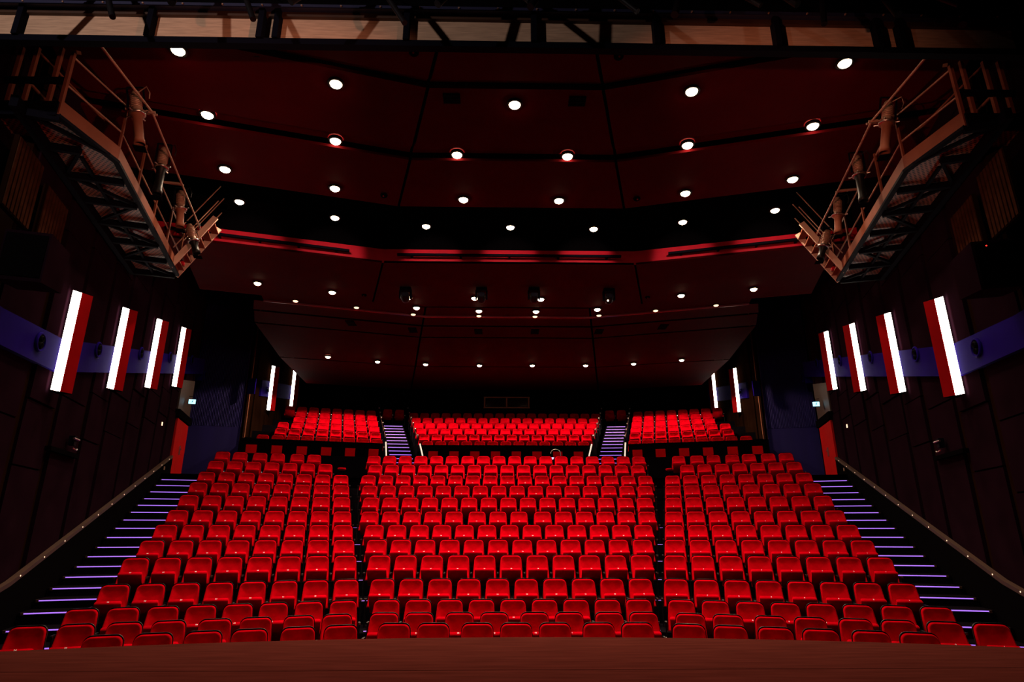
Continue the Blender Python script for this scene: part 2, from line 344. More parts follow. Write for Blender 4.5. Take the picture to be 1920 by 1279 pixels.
# side walls, pillars, upper walls, back wall
D = 4.92
for s in (-1, 1):
    mb = MB(); rnd = random.Random(3)
    # cladding panels of slightly different depth, battens of warmer brown between them
    vs_ = [8.8]
    while vs_[-1] < 24.3: vs_.append(min(24.4, vs_[-1] + [1.45, 1.25, 1.55, 1.3][len(vs_) % 4]))
    for k in range(len(vs_) - 1):
        v0, v1 = vs_[k], vs_[k + 1]; D = 5.27 if k == 0 else 4.92
        mb.quad(W(s, D, v0, -1), W(s, D, v0 + .16, -1), W(s, D, v0 + .16, 11), W(s, D, v0, 11), 0)
        zb = -1.0
        for zt in (1.2 + .28 * (v0 - 8), 2.9 + .24 * (v0 - 10), 6.0 + .2 * (v0 - 10), 11.0):
            d = D - .03 - .035 * rnd.random()
            if zt > zb:
                mb.hexa([W(s, d, v0 + .18, zb), W(s, D + .05, v0 + .18, zb), W(s, D + .05, v1 - .02, zb), W(s, d, v1 - .02, zb),
                         W(s, d, v0 + .18, zt - .03), W(s, D + .05, v0 + .18, zt - .03), W(s, D + .05, v1 - .02, zt - .03), W(s, d, v1 - .02, zt - .03)], 1)
                zb = zt
        mb.quad(W(s, D + .04, v0, -1), W(s, D + .04, v1, -1), W(s, D + .04, v1, 11), W(s, D + .04, v0, 11), 0)
    D = 4.92
    mb.quad(W(s, 4.9, vs_[1], -1), W(s, 5.32, vs_[1], -1), W(s, 5.32, vs_[1], 11), W(s, 4.9, vs_[1], 11))
    # recess beside the pillar
    mb.quad(W(s, D, 24.4, 2), W(s, 6.0, 24.4, 2), W(s, 6.0, 24.4, 11), W(s, D, 24.4, 11))
    mb.quad(W(s, 6.0, 24.4, 2), W(s, 6.0, 27.4, 2), W(s, 6.0, 27.4, 11), W(s, 6.0, 24.4, 11))
    struct(mb, 'wall_' + SIDE[s], [M_WALL, M_WALLB], 'dark panelled side wall')
    # pillar with vertical ribs
    mb = MB(); n = 66; pts = []
    for k in range(n + 1):
        u = 3.42 + (5.35 - 3.42) * k / n
        pts.append((u, 27.0 - (.03 if k % 2 else 0)))
    for k in range(n):
        (u0, v0), (u1, v1) = pts[k], pts[k + 1]
        mb.quad(W(s, u0, v0, 5.2), W(s, u1, v1, 5.2), W(s, u1, v1, 11), W(s, u0, v0, 11))
    mb.hexa([W(s, 3.42, 26.98, 2.5), W(s, 5.35, 26.98, 2.5), W(s, 5.35, 27.3, 2.5), W(s, 3.42, 27.3, 2.5),
             W(s, 3.42, 26.98, 5.2), W(s, 5.35, 26.98, 5.2), W(s, 5.35, 27.3, 5.2), W(s, 3.42, 27.3, 5.2)])
    mb.quad(W(s, 5.35, 26.97, 2.5), W(s, 5.35, 27.6, 2.5), W(s, 5.35, 27.6, 11), W(s, 5.35, 26.97, 11))
    struct(mb, 'pillar_' + SIDE[s], [M_PILLAR], 'tall blue ribbed pillar')
    mb = MB()
    mb.quad(W(s, 5.3, 27.7, 2.5), W(s, 6.0, 27.7, 2.5), W(s, 6.0, 27.7, 11), W(s, 5.3, 27.7, 11))
    X = s * 10.72
    a = W(s, 3.42, 27.0, 0)
    mb.quad((a.x, a.y, 2.5), (X, 25.3, 2.5), (X, 25.3, 11), (a.x, a.y, 11))
    mb.quad((X, 25.0, 2.5), (X, 31.3, 2.5), (X, 31.3, 11), (X, 25.0, 11))
    for k in range(4):
        y0 = 25.6 + 1.4 * k
        mb.hexa([(X, y0, 2.5), (X - s * .06, y0, 2.5), (X - s * .06, y0 + 1.2, 2.5), (X, y0 + 1.2, 2.5),
                 (X, y0, 9.5), (X - s * .06, y0, 9.5), (X - s * .06, y0 + 1.2, 9.5), (X, y0 + 1.2, 9.5)])
    struct(mb, 'wall_upper_' + SIDE[s], [M_WALL], 'dark brown wall beside the upper tier')
    # blue band on the side wall
    mb = MB(); B = [(5.0, 3.66, 4.20), (10.2, 3.76, 4.27), (12.4, 3.86, 4.46), (25.3, 6.92, 7.52)]
    for (v0, b0, t0), (v1, b1, t1) in zip(B, B[1:]):
        mb.hexa([W(s, 4.80, v0, b0), W(s, 4.95, v0, b0), W(s, 4.95, v1, b1), W(s, 4.80, v1, b1),
                 W(s, 4.80, v0, t0), W(s, 4.95, v0, t0), W(s, 4.95, v1, t1), W(s, 4.80, v1, t1)])
    mb.hexa([W(s, 4.80, 25.3, 6.66), W(s, 5.2, 25.3, 6.66), W(s, 5.3, 26.95, 6.66), W(s, 5.2, 26.95, 6.66),
             W(s, 4.80, 25.3, 7.3), W(s, 5.2, 25.3, 7.3), W(s, 5.3, 26.95, 7.3), W(s, 5.2, 26.95, 7.3)])
    struct(mb, 'trim_band_' + SIDE[s], [M_BAND], 'blue band along the side wall')
    mb = MB()
    for (y0, b0, t0), (y1, b1, t1) in (((26.0, 6.72, 7.42), (30.9, 7.55, 8.22)),):
        mb.hexa([(X - s * .14, y0, b0), (X, y0, b0), (X, y1, b1), (X - s * .14, y1, b1), (X - s * .14, y0, t0), (X, y0, t0), (X, y1, t1), (X - s * .14, y1, t1)])
    struct(mb, 'trim_upper_band_' + SIDE[s], [M_BAND], 'blue band along the upper wall')
    mb = MB(); a = W(s, 3.3, 26.9, 0)
    mb.box(min(a.x, a.x - s * .3), max(a.x, a.x - s * .3), a.y - .12, a.y - .04, 6.55, 7.2)
    struct(mb, 'trim_end_band_' + SIDE[s], [M_BAND], 'blue end block of the band beside the pillar')
mb = MB(); mb.quad((-12, 31.3, 3), (12, 31.3, 3), (12, 31.3, 11), (-12, 31.3, 11))
struct(mb, 'wall_back', [M_BLACK], 'black back wall')
# roof void above everything, stage walls
mb = MB(); mb.quad((-13, 4, 11), (13, 4, 11), (13, 32, 11), (-13, 32, 11)); struct(mb, 'ceiling_void', [M_BLACK], 'black roof void')
for s in (-1, 1):
    mb = MB()
    mb.quad(W(s, 5.2, 8.8, -1), W(s, 9.0, 8.8, -1), W(s, 9.0, 8.8, 11), W(s, 5.2, 8.8, 11))
    struct(mb, 'wall_stage_' + SIDE[s], [M_BLACK], 'black wall beside the stage')
# ceiling panels
mb = MB(); UW = 4.86
PAN = [(6.9, 8.62, 8.70, 8.60), (8.74, 8.66, 8.82, 8.66), (8.86, 8.56, 10.46, 8.48), (10.52, 8.58, 10.80, 8.58), (10.86, 8.44, 12.60, 8.36)]
G = .03
def fan_panels(mb, Y0, z0, Y1, z1, th=.06, ue=UW):
    a0 = fan_line(Y0, ue, z0); a1 = fan_line(Y1, ue, z1)
    for i, (p, q, r, t) in enumerate(((a0[0], a0[1], a1[1], a1[0]), (a0[1], a0[2], a1[2], a1[1]), (a0[2], a0[3], a1[3], a1[2]))):
        def sh(A, B): return (B - A).normalized() * G
        if i == 0: q2, r2, p2, t2 = q + sh(q, p), r + sh(r, t), p, t
        elif i == 1: p2, t2, q2, r2 = p + sh(p, q), t + sh(t, r), q + sh(q, p), r + sh(r, t)
        else: p2, t2, q2, r2 = p + sh(p, q), t + sh(t, r), q, r
        U = Vector((0, 0, th))
        mb.hexa([p2, q2, r2, t2, p2 + U, q2 + U, r2 + U, t2 + U])
for p in PAN: fan_panels(mb, *p)
# rear part over the upper stalls as far as the light trim
fan_panels(mb, 16.05, 8.50, 17.62, 8.44); fan_panels(mb, 17.66, 8.46, 19.42, 8.43, ue=4.3)
fan_panels(mb, 16.05, 8.50, 16.10, 8.50)
# fascia pieces closing slots
struct(mb, 'ceiling', [M_CEIL], 'dark red panelled ceiling')
mb = MB()
fan_strip(mb, 12.62, 8.36, 12.62, 8.9, UW); fan_strip(mb, 12.62, 8.9, 12.3, 11, UW)
fan_strip(mb, 16.25, 8.95, 16.25, 11, UW)
struct(mb, 'ceiling_slot', [M_BLACK], 'black lighting slot in the ceiling')
mb = MB()
fan_strip(mb, 16.06, 8.50, 16.10, 8.95, UW)
struct(mb, 'ceiling_bulkhead', [M_BULK], 'red bulkhead behind the lighting slot')
# ceiling over the upper tier: own hinge lines
def h2(Y): return 2.95 + .18 * (Y - 20.35)
def back_line(Y, z, L):
    a = 16.2 if Y < 24 else 14.8
    c, d = math.cos(math.radians(a)), math.sin(math.radians(a)); h = h2(Y)
    return [Vector((-h - L * c, Y - L * d, z)), Vector((-h, Y, z)), Vector((h, Y, z)), Vector((h + L * c, Y - L * d, z))]
mb = MB()
def back_panels(Y0, z0, Y1, z1, L0, L1, th=.015):
    a, b = back_line(Y0, z0, L0), back_line(Y1, z1, L1)
    for i in range(3):
        p, q, r, t = a[i], a[i + 1], b[i + 1], b[i]
        e0 = (q - p).normalized() * .035; e1 = (r - t).normalized() * .035; U = Vector((0, 0, th))
        p2 = p + (e0 if i else e0 * 0); t2 = t + (e1 if i else e1 * 0); q2 = q - (e0 if i < 2 else e0 * 0); r2 = r - (e1 if i < 2 else e1 * 0)
        mb.hexa([p2, q2, r2, t2, p2 + U, q2 + U, r2 + U, t2 + U])
back_panels(19.55, 8.44, 20.28, 8.42, 5.3, 5.3)
back_panels(20.42, 8.40, 21.32, 8.40, 5.6, 5.8); back_panels(21.46, 8.39, 22.64, 8.37, 5.8, 6.0)
back_panels(22.78, 8.37, 26.34, 8.17, 6.0, 5.7); back_panels(26.46, 8.17, 31.2, 8.2, 5.7, 5.2)
struct(mb, 'ceiling_rear', [M_CEIL], 'dark red panelled ceiling over the upper tier')
mb = MB(); a = back_line(20.35, 8.38, 5.3); b = back_line(20.41, 8.40, 5.3); 
for i in range(3):
    mb.hexa([a[i], a[i + 1], b[i + 1] + Vector((0, 0, -.02)), b[i] + Vector((0, 0, -.02)), a[i] + Vector((0, -.02, .05)), a[i + 1] + Vector((0, -.02, .05)), b[i + 1] + Vector((0, 0, .05)), b[i] + Vector((0, 0, .05))])
struct(mb, 'trim_1', [mat('glossy_edge', (0.25, 0.05, 0.07), 0.25, 0.3)], 'thin glossy edge trim across the ceiling')
# black rails in front of the bulkhead
for s in (0, -1, 1):
    m = MB(); nm = {0: 'centre', -1: 'left', 1: 'right'}[s]
    if s == 0: m.box(-3.2, 3.2, 15.86, 15.94, 8.655, 8.72)
    else: m.bar(W(s, -.05, vof(15.9), 8.69), W(s, 4.6, vof(15.9), 8.69), .08, .065)
    for k in range(5):
        p = Vector((-2.8 + 1.4 * k, 15.9, 8.69)) if s == 0 else W(s, .3 + 1.0 * k, vof(15.9), 8.69)
        q = p + Vector((0, .17, 0)) if s == 0 else p + (W(s, 0, 1, 0) * .17)
        m.bar(p, q, .06, .08)
    tag(m.obj('lighting_rail', [M_STEEL]), 'black rail along the %s stretch of the red bulkhead' % nm, 'rail')
# control-room window in the back wall
mb = MB()
for k in range(2): mb.box(-.98 + 1.12 * k, .08 + 1.12 * k, 31.22, 31.26, 7.32, 7.72)
struct(mb, 'window_1', [M_GLASS], 'dark control room window in the back wall')
mb = MB()
for x in (-1.05, .09, 1.24): mb.box(x - .035, x + .035, 31.16, 31.24, 7.27, 7.78)
mb.box(-1.1, 1.3, 31.16, 31.24, 7.22, 7.28); mb.box(-1.1, 1.3, 31.16, 31.24, 7.76, 7.82)
struct(mb, 'window_1_frame', [mat('window_wood', (.4, .14, .07), .6)], 'brown frame of the control room window')
# doors
for s in (-1, 1):
    d = 4.80; n = 1 if s < 0 else 2
    t = MB(); t.hexa([W(s, d, 22.32, 2.85), W(s, d + .1, 22.32, 2.85), W(s, d + .1, 24.15, 2.85), W(s, d, 24.15, 2.85),
                      W(s, d, 22.32, 4.72), W(s, d + .1, 22.32, 4.72), W(s, d + .1, 24.15, 4.72), W(s, d, 24.15, 4.72)])
    o = struct(t, 'door_%d' % n, [M_DOOR], 'red door at the top of the %s side stairs' % SIDE[s])
    h = MB(); h.hexa([W(s, d - .03, 23.2, 3.62), W(s, d, 23.2, 3.62), W(s, d, 23.3, 3.62), W(s, d - .03, 23.3, 3.62),
                      W(s, d - .03, 23.2, 3.92), W(s, d, 23.2, 3.92), W(s, d, 23.3, 3.92), W(s, d - .03, 23.3, 3.92)])
    h.tube([W(s, d - .07, 23.25, 3.8), W(s, d - .07, 23.08, 3.8)], .012); h.tube([W(s, d, 23.25, 3.8), W(s, d - .07, 23.25, 3.8)], .012)
    h.obj('door_handle', [M_CHROME], o)
    f = MB(); f.hexa([W(s, d - .05, 22.2, 4.75), W(s, d + .1, 22.2, 4.75), W(s, d + .1, 24.3, 4.75), W(s, d - .05, 24.3, 4.75),
                      W(s, d - .05, 22.2, 5.0), W(s, d + .1, 22.2, 5.0), W(s, d + .1, 24.3, 5.0), W(s, d - .05, 24.3, 5.0)])
    f.obj('door_head', [M_BLACK], o)
    p = MB(); p.hexa([W(s, 4.84, 22.3, 5.0), W(s, 4.9, 22.3, 5.0), W(s, 4.9, 24.3, 5.0), W(s, 4.84, 24.3, 5.0),
                      W(s, 4.84, 22.3, 6.0), W(s, 4.9, 22.3, 6.0), W(s, 4.9, 24.3, 6.4), W(s, 4.84, 24.3, 6.4)])
    struct(p, 'trim_door_panel_' + SIDE[s], [mat('brown_panel', (0.03, 0.012, 0.006), 0.6, noise=.2)], 'brown wall panel above the door')
    # low wall below the handrail
    lw = MB()
    R_ = [(6.0, -.85, -.30), (10.5, -.85, .02), (12.4, -.5, .42), (22.3, 2.6, 3.46)]
    for (v0, b0, t0), (v1, b1, t1) in zip(R_, R_[1:]):
        lw.hexa([W(s, 4.76, v0, -.9), W(s, 4.86, v0, -.9), W(s, 4.86, v1, -.9), W(s, 4.76, v1, -.9), W(s, 4.76, v0, t0 - .06), W(s, 4.86, v0, t0 - .06), W(s, 4.86, v1, t1 - .06), W(s, 4.76, v1, t1 - .06)])
    struct(lw, 'baseboard_' + SIDE[s], [M_BLACK], 'black low wall under the stair handrail')
# ================================================================== THINGS
# exit signs
for s in (-1, 1):
    t = thing('exit_sign', 'small glowing exit sign above the red door at the top of the %s stairs' % SIDE[s], 'exit sign', W(s, 4.62, 23.2, 5.36))
    t.rotation_euler = (0, 0, -s * TH)
    t.scale = (.7, .7, .7); m = MB(); m.box(-.17, .17, -.04, .04, -.02, .24); m.obj('housing', [M_STEEL], t)
    m = MB(); m.box(-.155, .155, -.05, -.041, 0, .22); m.obj('lit_panel', [M_EXIT], t)
    m = MB()   # running figure and arrow
    y = -.053
    m.disc((.03, y, .185), (0, -1, 0), .018, 10); m.bar((.02, y, .16), (0, y, .10), .001, .03); m.bar((0, y, .10), (.05, y, .06), .001, .018)
    m.bar((0, y, .10), (-.05, y, .04), .001, .018); m.bar((.02, y, .15), (.07, y, .12), .001, .014); m.bar((.02, y, .15), (-.04, y, .13), .001, .014)
    m.bar((-.13, y, .11), (-.07, y, .11), .001, .02); m.obj('figure', [M_EXITD], t)
    m = MB(); m.tube([(0, 0, .24), (0, 0, .38), (s * .17, 0, .38)], .012); m.obj('bracket', [M_STEEL], t)
# wall lights
WL = [(12.31, 3.52, 1.86), (15.06, 4.15, 1.88), (17.88, 4.79, 1.91), (20.75, 5.45, 1.93)]
A42 = math.radians(42)
def wall_light(t, s, h, Lw=.16, Lr=.36):
    """a wedge standing off the wall: its slanted face is a glowing strip at the wall side and red beyond"""
    def P(l, back=0.0): return (-s * (math.sin(A42) * l - math.cos(A42) * back), math.cos(A42) * l + math.sin(A42) * back)
    def prism(pts, z0, z1):
        m = MB(); n = len(pts); vs = [(x, y, z0) for x, y in pts] + [(x, y, z1) for x, y in pts]
        m.add(vs, [list(range(n))[::-1], list(range(n, 2 * n))] + [[k, (k + 1) % n, n + (k + 1) % n, n + k] for k in range(n)]); return m
    prism([P(Lw), P(Lr), P(Lr, .03), (-s * .004, P(Lr)[1] + .06), (-s * .004, .05), P(Lw, .03)], 0, h).obj('housing', [M_LIGHTRED], t)
    prism([P(.004), P(Lw - .002), P(Lw - .002, .025), P(.004, .004)], .004, h - .004).obj('diffuser', [M_STRIP], t)
    for z0, nn in ((-.012, 'bottom_cap'), (h, 'top_cap')):
        prism([P(0), P(Lr), (-s * .002, P(Lr)[1] + .06), (-s * .002, .0)], z0, z0 + .012).obj(nn, [M_BLACK], t)
for s in (-1, 1):
    for k, (v, z, h) in enumerate(WL):
        t = thing('wall_light', 'tall red wall light with glowing edge, %s from the stage, lower %s wall' % (ORD[k], SIDE[s]), 'wall light', W(s, 4.795, v, z), -s * TH, 'tall red wall lights on the lower side walls')
        wall_light(t, s, h)
    for k, (y, z) in enumerate(((26.85, 6.27), (29.68, 6.93))):
        t = thing('wall_light', 'tall red wall light with glowing edge, %s upper wall, %s the pillar' % (SIDE[s], ['next to', 'farther from'][k]), 'wall light', (s * 10.575, y, z), 0, 'red wall lights beside the upper tier')
        wall_light(t, s, 2.03, .16, .38)
# round wall speakers on the band
EM = [(11.5, 4.14), (14.1, 4.74), (17.0, 5.46), (19.9, 6.14), (22.9, 6.85), (25.6, 6.95)]
for s in (-1, 1):
    for k, (v, z) in enumerate(EM):
        t = thing('wall_fitting', 'round ringed fitting on the blue band, %s from the stage on the %s wall' % (ORD[k], SIDE[s]), 'wall fitting', W(s, 4.79, v, z), -s * TH, 'round fittings on the blue band')
        ax = Matrix.Rotation(-s * PI / 2, 4, 'Y')
        m = MB(); m.lathe([(.13, 0), (.13, .03), (.15, .035), (.17, .02), (.17, 0)], 24, 0, ax); m.obj('ring', [M_BAND], t)
        m = MB(); m.lathe([(.001, .0), (.05, .05), (.06, .03), (.07, 0)], 16, 0, ax @ Matrix.Translation((.05, 0, 0)))
        m.lathe([(.001, .0), (.045, .05), (.055, .03), (.06, 0)], 16, 0, ax @ Matrix.Translation((-.06, 0, 0))); m.obj('knob', [M_STEEL], t)
    m = MB(); X = s * 10.56
    t = thing('wall_fitting', 'round ringed fitting on the blue band of the %s upper wall' % SIDE[s], 'wall fitting', (X, 26.6, 7.1), 0)
    ax = Matrix.Rotation(-s * PI / 2, 4, 'Y'); m.lathe([(.13, 0), (.13, .03), (.15, .035), (.17, .02), (.17, 0)], 24, 0, ax); m.obj('ring', [M_BAND], t)
    m = MB(); m.lathe([(.001, .0), (.05, .05), (.06, .03), (.07, 0)], 16, 0, ax); m.obj('knob', [M_STEEL], t)
# handrails with pin lights
for s in (-1, 1):
    t = thing('handrail', 'brown handrail with tiny pin lights climbing beside the %s side stairs' % SIDE[s], 'handrail')
    P = [(8.0, -.24), (10.5, -.02), (12.4, .38), (22.3, 3.46)]
    m = MB()
    for (v0, z0), (v1, z1) in zip(P, P[1:]): m.bar(W(s, 4.80, v0, z0), W(s, 4.80, v1, z1), .09, .07)
    m.obj('rail', [M_RAILWOOD], t)
    for k in range(14):
        v = 11.0 + .83 * k; z = .38 + (v - 12.4) * .311 if v > 12.4 else -.02 + (v - 10.5) * .21
        m = MB(); m.disc(W(s, 4.745, v, z + .02), W(s, -1, -.2, 0), .013, 10)
        m.obj('pin_light', [M_LEDW], t)
# wall brackets low on the side walls and small lit switches
for s in (-1, 1):
    p = W(s, 4.78, 13.75, 2.62)
    t = thing('wall_bracket', 'small metal bracket fitting low on the %s side wall above the handrail' % SIDE[s], 'bracket', p, -s * TH)
    m = MB(); m.box(-.05, .05, -.06, .06, .12, .30); m.obj('plate', [M_STEEL], t)
    m = MB(); m.tube([(-s * .06, -.14, .24), (-s * .06, .14, .24)], .02); m.obj('arm', [M_CHROME], t); m = MB(); m.tube([(-s * .06, -.12, .06), (-s * .09, 0, .03), (-s * .06, .12, .06)], .016); m.obj('arm', [M_CHROME], t)
    m = MB(); m.box(min(0, s * .1), max(0, s * .1), -.9, .5, -.08, 0.0); m.obj('ledge', [M_BLACK], t)
    t = thing('wall_switch', 'tiny lit switch plate on the %s wall near the red door' % SIDE[s], 'switch', W(s, 4.78, 20.3, 4.15), -s * TH)
    m = MB(); m.box(-.01, .01, -.035, .035, 0, .1); m.obj('plate', [M_LEDW], t)
    t = thing('wall_switch', 'small pale switch plate below the end of the %s handrail' % SIDE[s], 'switch', W(s, 4.74, 21.3, 2.95), -s * TH)
    m = MB(); m.box(-.01, .01, -.04, .04, 0, .1); m.obj('plate', [M_GALV], t)
    t = thing('pipe', 'thin vertical copper pipe beside the blue %s pillar' % SIDE[s], 'pipe', (s * 10.62, 24.95, 2.9))
    m = MB(); m.tube([(0, 0, 0), (0, 0, 7.5)], .03); m.obj('tube', [mat('copper', (.35, .13, .07), .4, .8)], t)
    t = thing('wall_box', 'small pale box on the wall above the %s upper wall light' % SIDE[s], 'box', (s * 10.4, 28.4, 9.15))
    m = MB(); m.box(-.2, .2, -.1, .1, -.15, .12); m.obj('case', [M_GALV], t)
    m = MB(); m.box(min(0, s * .3), max(0, s * .3), -.03, .03, -.03, .03); m.obj('arm', [M_STEEL], t)
# ------------------------------------------------------------------ ceiling downlights
def on_z(x, y, z):
    d = fw * 1141.7 + rt * (x - 960) - up * (y - 639.5); t = (z - CAMP.z) / d.z; return CAMP + d * t
def downlight(p, row, idx, n, power, r=.105):
    cone = (150 if abs(p.x) > 6.5 else 138) if row == 7 else 150 if row in (3, 4, 5) and abs(p.x) > 5.5 else 104
    t = thing('downlight', 'glowing round ceiling downlight, %s from the left in the %s row from the stage' % (ORD[idx], ORD[row]), 'downlight', p, 0, 'ceiling downlights')
    m = MB(); m.lathe([(r, -.012), (r + .035, -.016), (r + .04, 0), (r + .03, .05)], 20); m.obj('trim_ring', [M_SHELL], t)
    m = MB(); m.lathe([(.001, -.07), (r * .55, -.06), (r * .88, -.034), (r, -.006)], 20); m.obj('lens', [M_LAMP], t)
    l = bpy.data.lights.new('downlight_beam', 'SPOT'); l.energy = power; l.color = (1.0, 0.70, 0.48); l.spot_size = math.radians(cone); l.spot_blend = 0.14 if row == 7 else 1.0; l.shadow_soft_size = .08
    o = bpy.data.objects.new('downlight_beam', l); COL.objects.link(o); o.parent = t; o.location = (0, 0, -.09)
    if row == 4:      # the lamps in the slot also spill onto the red bulkhead behind them
        l = bpy.data.lights.new('downlight_spill', 'SPOT'); l.energy = 80; l.color = (1.0, 0.66, 0.55); l.spot_size = math.radians(64); l.spot_blend = 0.5; l.shadow_soft_size = .05
        o = bpy.data.objects.new('downlight_spill', l); COL.objects.link(o); o.parent = t; o.location = (0, 0, -.09)
        sx = -1 if p.x < -3.6 else 1 if p.x > 3.6 else 0
        o.rotation_euler = (math.radians(84), 0, -sx * TH)
    return t
ROWS = [
    (8.53, [(334, 94), (1584, 118)], .30),
    (8.52, [(630, 157), (965, 196), (1297, 171)], .45),
    (8.52, [(389, 215), (629, 264), (857, 290), (1064, 293), (1289, 272), (1524, 236)], .85),
    (8.36, [(422, 317), (628, 353), (869, 374), (1048, 376), (1285, 362), (1486, 336)], 1.4),
    (8.88, [(449, 378), (628, 408), (799, 424), (957, 426), (1113, 429), (1280, 416), (1453, 394)], 1.7),
    (8.42, [(483, 531), (623, 548), (766, 558), (890, 559), (1014, 561), (1277, 554), (1413, 542)], 1.7),
    (8.40, [(781, 577), (898, 583), (1005, 584), (1120, 580)], 1.5),
    (8.155, [(615, 669), (708, 678), (798, 683), (899, 685), (998, 685), (1098, 685), (1188, 682), (1278, 675)], 1.15)]
for r, (z, pts, k) in enumerate(ROWS):
    pts = sorted(pts)
    for i, (x, y) in enumerate(pts):
        p = on_z(x, y, z); side = abs(p.x) > 5.5
        downlight(p, r, i, len(pts), DOWN_POWER * k * (.42 if side and r < 6 else 1.3 if side and r == 7 else 1.0))
for k, (x, y) in enumerate(((-7.0, 18.93), (-5.13, 19.5), (-3.3, 20.16), (-1.01, 20.28), (.97, 20.3), (3.21, 20.14), (5.08, 19.61), (6.98, 19.05))):  # glowing discs added to stand in for lamp glints on the trim
    t = thing('trim_glint', 'small warm glint added on the glossy ceiling edge, %s from the left' % ORD[k], 'ceiling glint', (x, y - .03, 8.392), 0 if abs(x) < 3 else -math.copysign(TH, x), 'glints along the glossy ceiling edge')
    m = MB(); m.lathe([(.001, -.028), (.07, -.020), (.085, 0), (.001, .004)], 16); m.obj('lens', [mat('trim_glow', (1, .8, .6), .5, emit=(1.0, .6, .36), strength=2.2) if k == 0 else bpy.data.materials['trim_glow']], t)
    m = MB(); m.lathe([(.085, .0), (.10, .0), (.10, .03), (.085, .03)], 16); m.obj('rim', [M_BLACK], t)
# vents, detectors, moving heads on the ceiling
VENTS = [(847, 185, 8.54, 'front panel beside the left seam'), (1082, 190, 8.54, 'front panel beside the right seam'), (475, 112, 8.58, 'front left panel'), (1450, 132, 8.58, 'front right panel'),
         (658, 606, 8.38, 'rear ceiling, farthest left'), (774, 619, 8.38, 'rear ceiling, beside the left seam'), (897, 622, 8.38, 'rear ceiling, left of centre'),
         (1003, 622, 8.38, 'rear ceiling, right of centre'), (1123, 622, 8.38, 'rear ceiling, beside the right seam'), (1243, 613, 8.38, 'rear ceiling, farthest right')]
for x, y, z, w_ in VENTS:
    p = on_z(x, y, z); t = thing('ceiling_vent', 'dark rectangular ceiling vent, ' + w_, 'vent', p, 0, 'ceiling vents'); dp = .12 if y < 300 else .28
    m = MB(); m.box(-.15, .15, -dp, dp, -.015, .01); m.obj('frame', [M_BLACK], t)
    m = MB()
    for k in range(5): m.box(-.14, .14, dp * (-.9 + .38 * k), dp * (-.75 + .38 * k), -.024, -.015)
    m.obj('louvre', [M_STEEL], t)
for x, y, z, w_ in ((776, 98, 8.6, 'front left'), (1160, 105, 8.6, 'front right'), (720, 366, 8.36, 'third panel left'), (1194, 372, 8.36, 'third panel right'), (683, 553, 8.44, 'rear left'), (1214, 557, 8.44, 'rear right')):
    p = on_z(x, y, z); t = thing('ceiling_sensor', 'small black round sensor on the ceiling, ' + w_, 'sensor', p, 0, 'ceiling sensors')
    m = MB(); m.lathe([(.001, -.06), (.05, -.05), (.08, -.02), (.08, 0)], 14); m.obj('dome', [M_BLACK], t)
    m = MB(); m.disc((0, -.05, -.055), (0, -1, -.5), .018, 8); m.obj('window', [M_BULK], t)
for k, (x, y) in enumerate(((761, 540), (903, 541), (1001, 541), (1141, 543))):
    p = on_z(x, y, 8.40)
    t = thing('moving_head', 'black moving-head stage lamp under the ceiling, %s from the left of four' % ORD[k], 'stage light', p, 0, 'moving heads under the ceiling')
    m = MB(); m.box(-.17, .17, -.12, .12, -.1, .0); m.obj('base', [M_STEEL], t)
    m = MB(); m.box(-.19, -.14, -.06, .06, -.36, -.08); m.box(.14, .19, -.06, .06, -.36, -.08); m.obj('yoke', [M_STEEL], t)
    m = MB(); ax = Matrix.Translation((0, 0, -.32)) @ Matrix.Rotation(math.radians(65), 4, 'X'); m.lathe([(.001, -.16), (.10, -.15), (.13, -.05), (.13, .14), (.11, .17)], 18, 0, ax); m.obj('head', [M_SHELL], t)
    m = MB(); m.disc(ax @ Vector((0, 0, .165)), (ax.to_3x3() @ Vector((0, 0, 1))), .1, 18); m.obj('lens', [M_LENS], t)
    if k == 3:
        m = MB(); m.disc((-.06, -.13, -.42), (0, -1, -.3), .025, 8); m.obj('indicator', [M_LAMP], t)
# ------------------------------------------------------------------ seats
def outline(hw0, hw1, z0, z1, rc, n=6, e=0.0):
    """rounded trapezoid in the (x, z) plane"""
    hw0 += e; hw1 += e; z0 -= e * .3; z1 += e; rc += e
    pts = [(-hw0, z0), (hw0, z0)]
    for k in range(n + 1):
        a = PI / 2 * k / n
        pts.append((hw1 - rc + rc * math.cos(a), z1 - rc + rc * math.sin(a)))
    for k in range(n + 1):
        a = PI / 2 + PI / 2 * k / n
        pts.append((-hw1 + rc + rc * math.cos(a), z1 - rc + rc * math.sin(a)))
    return pts
def lean(z):
    t = .80 - z
    return .09 * t + .5 * t * t
def loops(mb, o, levels, mi=0, smooth=True):
    """levels: (inset, y) ; y is depth of the loop, all leaned"""
    cx, cz = 0.0, .58; vs = []; n = len(o)
    zs = [p[1] for p in o]; zmid = (min(zs) + max(zs)) / 2; hx_ = max(abs(p[0]) for p in o); hz = (max(zs) - min(zs)) / 2
    for ins, y in levels:
        for x, z in o:
            x2 = x * (1 - ins / hx_); z2 = zmid + (z - zmid) * (1 - ins / hz)
            vs.append((x2, y - lean(z2), z2))
    fs = []
    for i in range(len(levels) - 1):
        for k in range(n):
            k2 = (k + 1) % n; fs.append([i * n + k, i * n + k2, (i + 1) * n + k2, (i + 1) * n + k])
    fs.append(list(range((len(levels) - 1) * n, len(levels) * n)))
    mb.add(vs, fs, mi, smooth)
